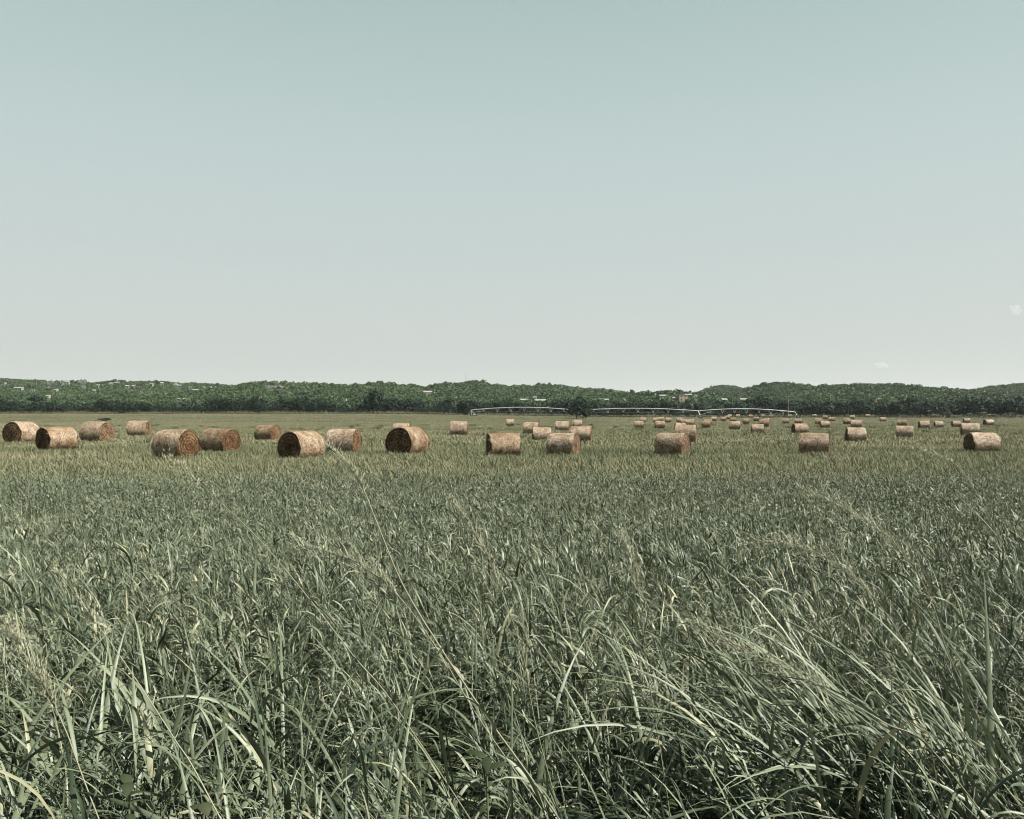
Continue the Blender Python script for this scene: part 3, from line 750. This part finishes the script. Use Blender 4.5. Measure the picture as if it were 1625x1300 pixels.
house('pale flat roofed house on the bare tan clearing near the hilltop', 427, 613, 6, 4, 2.6, flat=True)
house('long low white roofed building above the first irrigation span', 857.5, 637.5, 9, 4, 2.6, rz=0)
house('white house left of the long low white building above the first irrigation span', 832, 637, 5.5, 4, 3, rz=0)
house('tall narrow white house above the gap between two low white buildings', 849, 633, 2.4, 3, 3.4)
house('two storey tan house with pale roof on the wooded slope right of centre', 1083, 630.5, 6.4, 5, 5, 'wall_tan', 'roof_pale', True, 2, rz=.1)
house('grey house half hidden by trees left of the tan two storey house', 1051, 631, 4.6, 4, 3.4, 'wall_grey', 'roof_grey')
house('small grey shed left below the tan two storey house', 1071, 633.5, 3, 3, 2.8, 'wall_grey', 'roof_pale')
house('small pale house directly right of the tan two storey house', 1089.5, 628.6, 3, 3, 2.8, 'wall_grey', 'roof_pale')
house('pale house between the tan house and the bright white narrow one', 1095, 628.4, 2.4, 3, 2.8)
house('bright white narrow house at the right end of the row by the tan house', 1103, 628.8, 2.6, 3, 3.8, flat=True)
house('white house with bright flat roof at the foot of the cone shaped hill', 1142, 635, 5.5, 4, 3, flat=True, rz=0)
house('white cottage just right of the flat roofed white house under the cone hill', 1149, 636.5, 3.6, 3.4, 3)
house('greenish grey roofed building at the edge of the dark wood right of the cone hill', 1180, 636, 5, 4, 2.6, 'wall_grey', 'roof_grey', rz=0)

def outcrop(label, px, py, w, h):
    sp = house_spot(px, py, h * .4)
    if not sp: return
    X, Y, z = sp; HOUSES.append((X, Y, w))
    mb = MB(); nu, nv = 14, 7
    th = np.linspace(0, 2*math.pi, nu, endpoint=False); ph = np.linspace(0, math.pi/2, nv)
    T, Pp = np.meshgrid(th, ph, indexing='ij')
    rr = 1 + .25 * rng.normal(0, 1, T.shape)
    V = np.stack([w/2*rr*np.cos(T)*np.cos(Pp), w*.3*rr*np.sin(T)*np.cos(Pp), h*rr*np.sin(Pp)], -1).reshape(-1, 3)
    i = np.arange(nu)[:, None]*nv; j = np.arange(nv-1)[None]; ii = (np.arange(nu)[:, None]+1) % nu*nv
    mb.add(V, np.stack([i+j, ii+j, ii+j+1, i+j+1], -1).reshape(-1, 4))
    o = mb.build('rock_outcrop', M['rock'], None, False, (X, Y, z - .4)); tag(o, label, 'rock')
outcrop('slanting pale rock face high on the left hill', 79, 611, 12, 6)
outcrop('pale rock scar right of the slanting rock face on the left hill', 98, 612, 8, 7)
outcrop('bright pale rock cluster on the skyline of the left hill', 131, 609, 10, 6)
outcrop('long tan bare clearing under the hilltop, left of the middle hills', 441, 614.5, 13, 3)

# hill forest: every crown a lump of leaf clumps, one mass
fb = MB()
n = 62000
yy = np.sqrt(rng.uniform(352 ** 2, 1330 ** 2, n)); xx = rng.uniform(-1, 1, n) * yy * math.tan(R(38))
hz = hill_z(xx, yy); hz2 = hill_z(xx, yy + 14); hz0 = hill_z(xx, yy - 14)
keep = (hz > 1.2) & (hz2 - hz > -2.2)
# hidden behind a nearer ridge?
for f in (.9, .8, .7, .6, .5):
    y2 = yy * f; ok = y2 > 345
    keep &= ~(ok & ((hill_z(xx * f, y2) - EYE) / y2 > (hz + 7 - EYE) / yy))
for (X, Y, w) in HOUSES:
    px = X / Y
    keep &= ~((np.abs(xx / yy - px) < (w / 2 + .9) / Y) & (yy < Y + 2) & (yy > Y - 60))
    keep &= ~((xx - X) ** 2 + (yy - Y) ** 2 < (w / 2 + 1.8) ** 2)
xx, yy, hz = xx[keep], yy[keep], hz[keep]
n = len(xx); print('forest trees', n)
h = rng.uniform(2.2, 4.4, n) * np.interp(yy, [350, 650], [1.25, 1]) * (1 + .18 * noise2(xx, yy, 30)); h = np.where(rng.random(n) < .05, h * 1.3, h); w = np.maximum(h, 2.6) * rng.uniform(.8, 1.3, n)
h = h * np.where((xx / yy < -.36) & (yy > 520), .72, 1)
K = 38
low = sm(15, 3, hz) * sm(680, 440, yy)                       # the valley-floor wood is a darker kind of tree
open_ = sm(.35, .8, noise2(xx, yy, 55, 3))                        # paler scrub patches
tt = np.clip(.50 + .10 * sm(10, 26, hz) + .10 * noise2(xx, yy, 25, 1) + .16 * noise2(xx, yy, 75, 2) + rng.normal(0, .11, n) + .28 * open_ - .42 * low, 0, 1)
d = rng.normal(0, 1, (n, K, 3)); d[..., 2] = np.abs(d[..., 2]) * 1.0 - .2; d /= np.linalg.norm(d, axis=2)[..., None]
lob = rng.normal(0, .30, (n, 4, 3)); kk = rng.integers(0, 4, (n, K))
off = np.take_along_axis(lob, kk[..., None].repeat(3, 2), 1)
sz = np.stack([w / 2, w / 2, h * .45], -1)[:, None]
P = np.stack([xx, yy, hz + h * .52], -1)[:, None] + (off + d * rng.uniform(.5, .85, (n, K, 1))) * sz
nr = d + rng.normal(0, .5, (n, K, 3)); nr /= np.linalg.norm(nr, axis=2)[..., None]
t1 = np.cross(nr, rng.normal(0, 1, (n, K, 3))); t1 /= np.linalg.norm(t1, axis=2)[..., None]; t2 = np.cross(nr, t1)
s = (w[:, None] * np.interp(yy, [350, 900], [.11, .15])[:, None] * rng.uniform(.6, 1.5, (n, K)))[..., None]
V = np.stack([P - t1*s - t2*s*.6, P + t1*s*.4 - t2*s, P + t1*s + t2*s*.5, P - t1*s*.4 + t2*s], 2).reshape(-1, 3)
T = np.repeat(np.clip(tt[:, None] + rng.normal(0, .06, (n, K)), 0, 1).ravel(), 4)
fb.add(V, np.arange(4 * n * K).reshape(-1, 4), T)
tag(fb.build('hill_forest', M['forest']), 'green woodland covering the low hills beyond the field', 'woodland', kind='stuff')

# dark belt of trees along the far edge of the field
GB = 'trees of the dark belt along the far edge of the field'
LB = 'dark bushy tree in the unbroken belt along the far edge of the field'
def clear(px, Y, w):
    X = (px - CX) / F
    return all(abs(X - hx / hy) > (hw / 2 + w * .33) / hy or hy < Y for hx, hy, hw in HOUSES)
px = -60.0
while px < 1690:
    Y = random.uniform(318, 332)
    if px > 1230: Y = random.uniform(300, 318)
    h = random.uniform(4.6, 7.0)
    if not clear(px, Y, h): h *= .5
    tree('belt_tree', LB, px, Y, h, h * random.uniform(1.1, 1.45), GB)
    px += random.uniform(13, 20)
px = -70.0
while px < 1700:
    Y = random.uniform(342, 362); h = random.uniform(5.6, 8.2)
    if px > 1190: h *= 1.12
    if not clear(px, Y, h): h *= .55
    tree('belt_tree', LB, px, Y, h, h * random.uniform(1.0, 1.4), GB)
    px += random.uniform(17, 27)
tree('dark_tree', 'tall dark tree standing out above the belt left of centre', 593, 325, 11.0, 8.0)
tree('dark_tree', 'dark round headed tree in the belt towards the right border', 1541, 300, 7.6, 8)
tree('dark_tree', 'very dark spreading tree in the belt next to the right border', 1612, 300, 7.4, 9)
tree('lone_tree', 'lone dark tree in front of the gap in the irrigation pipe', 915, 245, 6.2, 8.4)
tree('lone_bush', 'dark low bush at the foot of the lone tree by the irrigation pipe', 930, 238, 3.6, 4.0, cat='bush')
tree('lone_tree', 'round tree standing alone on the skyline of the left hill', 247, 985, 6.5, 6.8)
tree('lone_bush', 'small dark bush at the field edge above the left bales', 191, 288, 1.9, 2.6, cat='bush')
tree('lone_bush', 'tiny dark bush in the open field right of the left bale cluster', 168, 200, 1.0, 2.2, cat='bush')
tree('lone_bush', 'low dark bush before the left foot of the irrigation pipe', 739, 262, 2.6, 2.2, cat='bush')
SHR = []
for i in range(4):
    rs = np.random.default_rng(300 + i); mb = MB(); crown(mb, (0, 0, 3.2), (3.7, 3.7, 3.2), 420, .6, 8, rs, .62, .24)
    tb = MB()
    for q in range(5):
        a = q * 1.26; tb.tube([(0, 0, 0), (math.cos(a), math.sin(a), 2.2), (math.cos(a) * 1.6, math.sin(a) * 1.6, 4)], [.12, .08, .04], 5)
    SHR.append((mb.mesh('crown', M['shrubw']), tb.mesh('trunk', M['bark'])))
LS = 'low shrub with whitish flower heads before the dark wood at the right'
for i, p in enumerate([1478, 1490, 1503, 1514, 1526, 1541, 1556, 1572, 1584, 1597, 1610, 1622, 1636]):
    tree('flowering_shrub', LS, p + random.uniform(-3, 3), random.uniform(272, 286), random.uniform(1.2, 2.3), random.uniform(2.2, 3.6), 'whitish flowering shrubs at the right edge of the field', SHR[i % 4], 'shrub')

# ------------------------------------------------------------------ irrigation pivot
YP = 268.0
def pvt(px, py): return at(px, py, YP)
piv = link('irrigation_pivot', None, None, (*pvt(745, 660).xy, 0)); tag(piv, 'long white irrigation pipe on wheeled towers spanning the far field', 'irrigation machine')
O = Vector(piv.location)
def loc(v): return tuple(Vector(v) - O)
towers = [747, 917, 1108, 1262]; ty = [651.0, 651.5, 652.3, 654.2]; mid = [646.6, 648.2, 649.0]
for i in range(3):
    xa, xb = towers[i], towers[i + 1]
    line = []
    for j in range(25):
        t = j / 24
        yv = ty[i] * (1 - t) + ty[i + 1] * t; sag = ((ty[i] + ty[i + 1]) / 2 - mid[i]) * 4 * t * (1 - t)
        line.append(pvt(xa + (xb - xa) * t, yv - sag))
    p = MB(); p.tube([loc(q) for q in line], .14, 8); p.build('pipe_span', M['steel'], piv, True)
    for j in range(1, 8):
        q = line[j * 3]; a = line[j * 3 - (0)]
        dep = 1.3 if 1 < j < 7 else .9
        st = MB()
        bot = q + Vector((0, 0, -dep))
        for dx in (-.55, .55): st.tube([loc(q + Vector((dx, random.uniform(-.5, .5), -.1))), loc(bot)], .06, 5)
        st.build('truss_strut', M['steel'], piv)
    if i != 1:
        st = MB(); q = line[3]; g0 = Vector((line[0].x + .9, YP, float(ground_z(line[0].x, YP)) + 1.3))
        st.tube([loc(q + Vector((0, 0, -.6))), loc(g0)], .06, 5); st.build('truss_strut', M['steel'], piv)
    rod = MB(); pts = [line[1]] + [line[j * 3] + Vector((0, 0, -(1.3 if 1 < j < 7 else .9))) for j in range(1, 8)] + [line[23]]
    rod.tube([loc(q) for q in pts], .012, 4); rod.build('truss_rod', M['steel'], piv)
for i, (tx, tyy) in enumerate(zip(towers, ty)):
    top = pvt(tx, tyy); gz = float(ground_z(top.x, YP))
    for dx, dy in ((-.1, -1.4), (.9, 1.4)):
        lg = MB(); lg.tube([loc(top), loc((top.x + dx + .5, YP + dy, gz + .55))], .09, 6); lg.build('tower_leg', M['steel'], piv)
    bm_ = MB(); bm_.tube([loc((top.x + .2, YP - 1.6, gz + .55)), loc((top.x + 1.6, YP + 1.6, gz + .55))], .09, 6); bm_.build('base_beam', M['steel'], piv)
    for dx, dy in ((.3, -1.5), (1.5, 1.5)):
        wh = MB(); c = np.array([top.x + dx, YP + dy, gz + .52])
        ring = [loc(c + np.array([.42 * math.cos(a), 0, .42 * math.sin(a)])) for a in np.linspace(0, 6.2832, 17)]
        wh.tube(ring, .13, 6); w = wh.build('wheel', M['tyre'], piv, True)
        hb = MB(); hb.tube([loc(c + np.array([0, -.1, 0])), loc(c + np.array([0, .1, 0]))], .3, 10); hb.build('rim', M['steel'], w)
        
# ------------------------------------------------------------------ poles and mast
def pole(label, px, y_top, Y, h):
    p = at(px, y_top, Y); root = link('utility_pole', None, None, (p.x, Y, p.z - h)); tag(root, label, 'utility pole')
    b = MB(); b.tube([(0, 0, 0), (0, 0, h)], [.12, .08], 8); b.build('post', M['pole'], root, True)
    c = MB(); c.box((0, -.14, h - .45), (1.7, .1, .12)); c.build('crossarm', M['pole'], root)
    for dx in (-.7, 0, .7):
        q = MB(); q.tube([(dx, -.14, h - .38), (dx, -.14, h - .15)], [.06, .04], 6); q.build('insulator', M['porcelain'], root)
pole('grey utility pole before the dark wood right of the irrigation pipe', 1251, 628, 296, 7.5)
pole('pale utility pole among trees left of the tan two storey house', 1062, 629, 390, 9.5)
p = at(738.7, 593.5, 905); gz = terr(p.x, 905)
mast = link('radio_mast', None, None, (p.x, 905, gz)); tag(mast, 'thin radio mast rising from the middle hilltop against the sky', 'mast')
hm = p.z - gz; b = MB()
for dx, dy in ((-.35, -.2), (.35, -.2), (0, .4)): b.tube([(dx, dy, 0), (dx * .8, dy * .8, hm)], .05, 5)
for i in range(int(hm / .8)):
    z = i * .8
    b.tube([(-.33, -.2, z), (.33, -.2, z + .8)], .035, 4); b.tube([(.33, -.2, z), (0, .38, z + .8)], .035, 4); b.tube([(0, .38, z), (-.33, -.2, z + .8)], .035, 4)
b.build('lattice', M['mast'], mast)
b = MB(); b.tube([(0, 0, hm), (0, 0, hm + 1.6)], .05, 5); b.build('antenna', M['mast'], mast)

# ------------------------------------------------------------------ clouds
def cloud_mat():
    m, nt, out = nodemat('thin_cloud')
    v = N(nt, 'ShaderNodeVolumePrincipled'); v.inputs['Color'].default_value = (.98, .98, .97, 1); v.inputs['Anisotropy'].default_value = .0
    v.inputs['Density'].default_value = .011
    nt.links.new(v.outputs[0], out.inputs['Volume']); return m
M['cloud'] = cloud_mat()
def cloud(label, px, py, w, h, Y=3200):
    import bmesh
    c = at(px, py, Y); bm = bmesh.new(); kx = w / F * Y / 2; kz = h / F * Y / 2
    for i in range(9):
        r = bmesh.ops.create_icosphere(bm, subdivisions=3, radius=1)
        ox, oz = random.uniform(-.55, .55), random.uniform(-.4, .45); s = random.uniform(.28, .5) * (1 - abs(ox) * .5)
        for v in r['verts']:
            n = 1 + .18 * float(noise2(v.co.x * 2 + i, v.co.y * 2 + v.co.z * 3, 1, i))
            v.co = Vector((ox * kx + v.co.x * s * n * kx, v.co.y * s * n * kx * .6 + random.uniform(-.01, .01), oz * kz + v.co.z * s * n * kz * 1.2))
    me = bpy.data.meshes.new('cloud'); bm.to_mesh(me); bm.free(); me.materials.append(M['cloud'])
    for p_ in me.polygons: p_.use_smooth = True
    tag(link('cloud', me, None, c), label, 'cloud')
cloud('small white cloud at the right border of the picture', 1612, 492, 26, 18)
cloud('low thin white cloud just above the right hills', 1399, 580, 34, 13)

# ------------------------------------------------------------------ haze
def haze():
    m, nt, out = nodemat('pale_air')
    v = N(nt, 'ShaderNodeVolumePrincipled'); v.inputs['Color'].default_value = (.90, .95, .96, 1); v.inputs['Density'].default_value = .000055
    v.inputs['Anisotropy'].default_value = .15
    nt.links.new(v.outputs[0], out.inputs['Volume'])
    b = MB(); b.box((0, 0, 111), (38400, 38400, 230))
    o = b.build('haze', m); tag(o, 'thin pale haze over the field and hills', 'haze', kind='stuff'); return o
HAZE = haze()

# ------------------------------------------------------------------ light, sky, camera
SUN_EL = 47.0; SUN_AZ_FROM_BACK = 70.0        # the sun stands right of the camera and a little behind it
az = R(-90 + SUN_AZ_FROM_BACK)                 # direction of the sun in the xy plane
sd = Vector((math.cos(az) * math.cos(R(SUN_EL)), math.sin(az) * math.cos(R(SUN_EL)), math.sin(R(SUN_EL))))
sun = bpy.data.lights.new('sun', 'SUN'); sun.energy = 5.0; sun.angle = R(.55); sun.color = (1, .95, .86)
so = bpy.data.objects.new('sun', sun); COL.objects.link(so); so.location = sd * 100
so.rotation_euler = (-sd).to_track_quat('-Z', 'Y').to_euler()

w = bpy.data.worlds.new('World'); S.world = w; w.use_nodes = True
nt = w.node_tree; nt.nodes.clear()
out = nt.nodes.new('ShaderNodeOutputWorld'); bg = nt.nodes.new('ShaderNodeBackground')
sky = nt.nodes.new('ShaderNodeTexSky'); sky.sky_type = 'NISHITA'; sky.sun_disc = False
sky.sun_elevation = R(SUN_EL); sky.sun_rotation = math.atan2(sd.x, sd.y); sky.air_density = 1.0; sky.dust_density = 2.0; sky.ozone_density = 1.0
hs = nt.nodes.new('ShaderNodeHueSaturation'); hs.inputs['Saturation'].default_value = .35
nt.links.new(sky.outputs[0], hs.inputs['Color'])
tc = nt.nodes.new('ShaderNodeTexCoord'); sx = nt.nodes.new('ShaderNodeSeparateXYZ'); nt.links.new(tc.outputs['Generated'], sx.inputs[0])
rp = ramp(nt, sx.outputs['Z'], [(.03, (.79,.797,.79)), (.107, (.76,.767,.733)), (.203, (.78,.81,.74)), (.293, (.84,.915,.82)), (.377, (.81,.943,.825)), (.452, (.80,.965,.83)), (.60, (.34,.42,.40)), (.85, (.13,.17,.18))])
mx = nt.nodes.new('ShaderNodeMix'); mx.data_type = 'RGBA'; mx.blend_type = 'MULTIPLY'; mx.inputs[0].default_value = 1
nt.links.new(hs.outputs[0], mx.inputs[6]); nt.links.new(rp.outputs[0], mx.inputs[7])
lin = lambda c: tuple((v / 255 / 12.92) if v < 10 else ((v / 255 + .055) / 1.055) ** 2.4 for v in c)
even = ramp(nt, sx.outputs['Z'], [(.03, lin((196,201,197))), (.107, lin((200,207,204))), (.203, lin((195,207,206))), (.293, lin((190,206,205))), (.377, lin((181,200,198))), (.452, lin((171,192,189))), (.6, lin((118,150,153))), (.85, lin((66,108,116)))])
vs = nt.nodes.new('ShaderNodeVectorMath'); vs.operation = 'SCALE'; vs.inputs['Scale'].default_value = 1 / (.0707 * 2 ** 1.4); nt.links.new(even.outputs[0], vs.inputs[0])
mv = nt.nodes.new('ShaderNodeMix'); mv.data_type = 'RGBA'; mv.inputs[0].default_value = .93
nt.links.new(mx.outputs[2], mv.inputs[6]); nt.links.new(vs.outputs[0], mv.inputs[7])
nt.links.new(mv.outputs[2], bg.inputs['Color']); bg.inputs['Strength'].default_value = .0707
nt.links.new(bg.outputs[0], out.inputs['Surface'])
SKYRAMP = rp

cam = bpy.data.cameras.new('camera'); cam.sensor_width = 36; cam.lens = 36 * F / 1625; cam.clip_start = .05; cam.clip_end = 20000
cam.shift_y = (HZ - 650) / 1625
co = bpy.data.objects.new('camera', cam); COL.objects.link(co); co.location = (0, 0, EYE); co.rotation_euler = (R(90), 0, 0)
S.camera = co
S.view_settings.view_transform = 'Standard'; S.view_settings.look = 'None'; S.view_settings.exposure = 1.4; S.view_settings.gamma = 1
S.render.engine = 'CYCLES'
S.cycles.filter_width = 1.0; S.cycles.use_denoising = True
S.cycles.max_bounces = 6; S.cycles.diffuse_bounces = 1; S.cycles.glossy_bounces = 2; S.cycles.transmission_bounces = 3; S.cycles.volume_bounces = 1
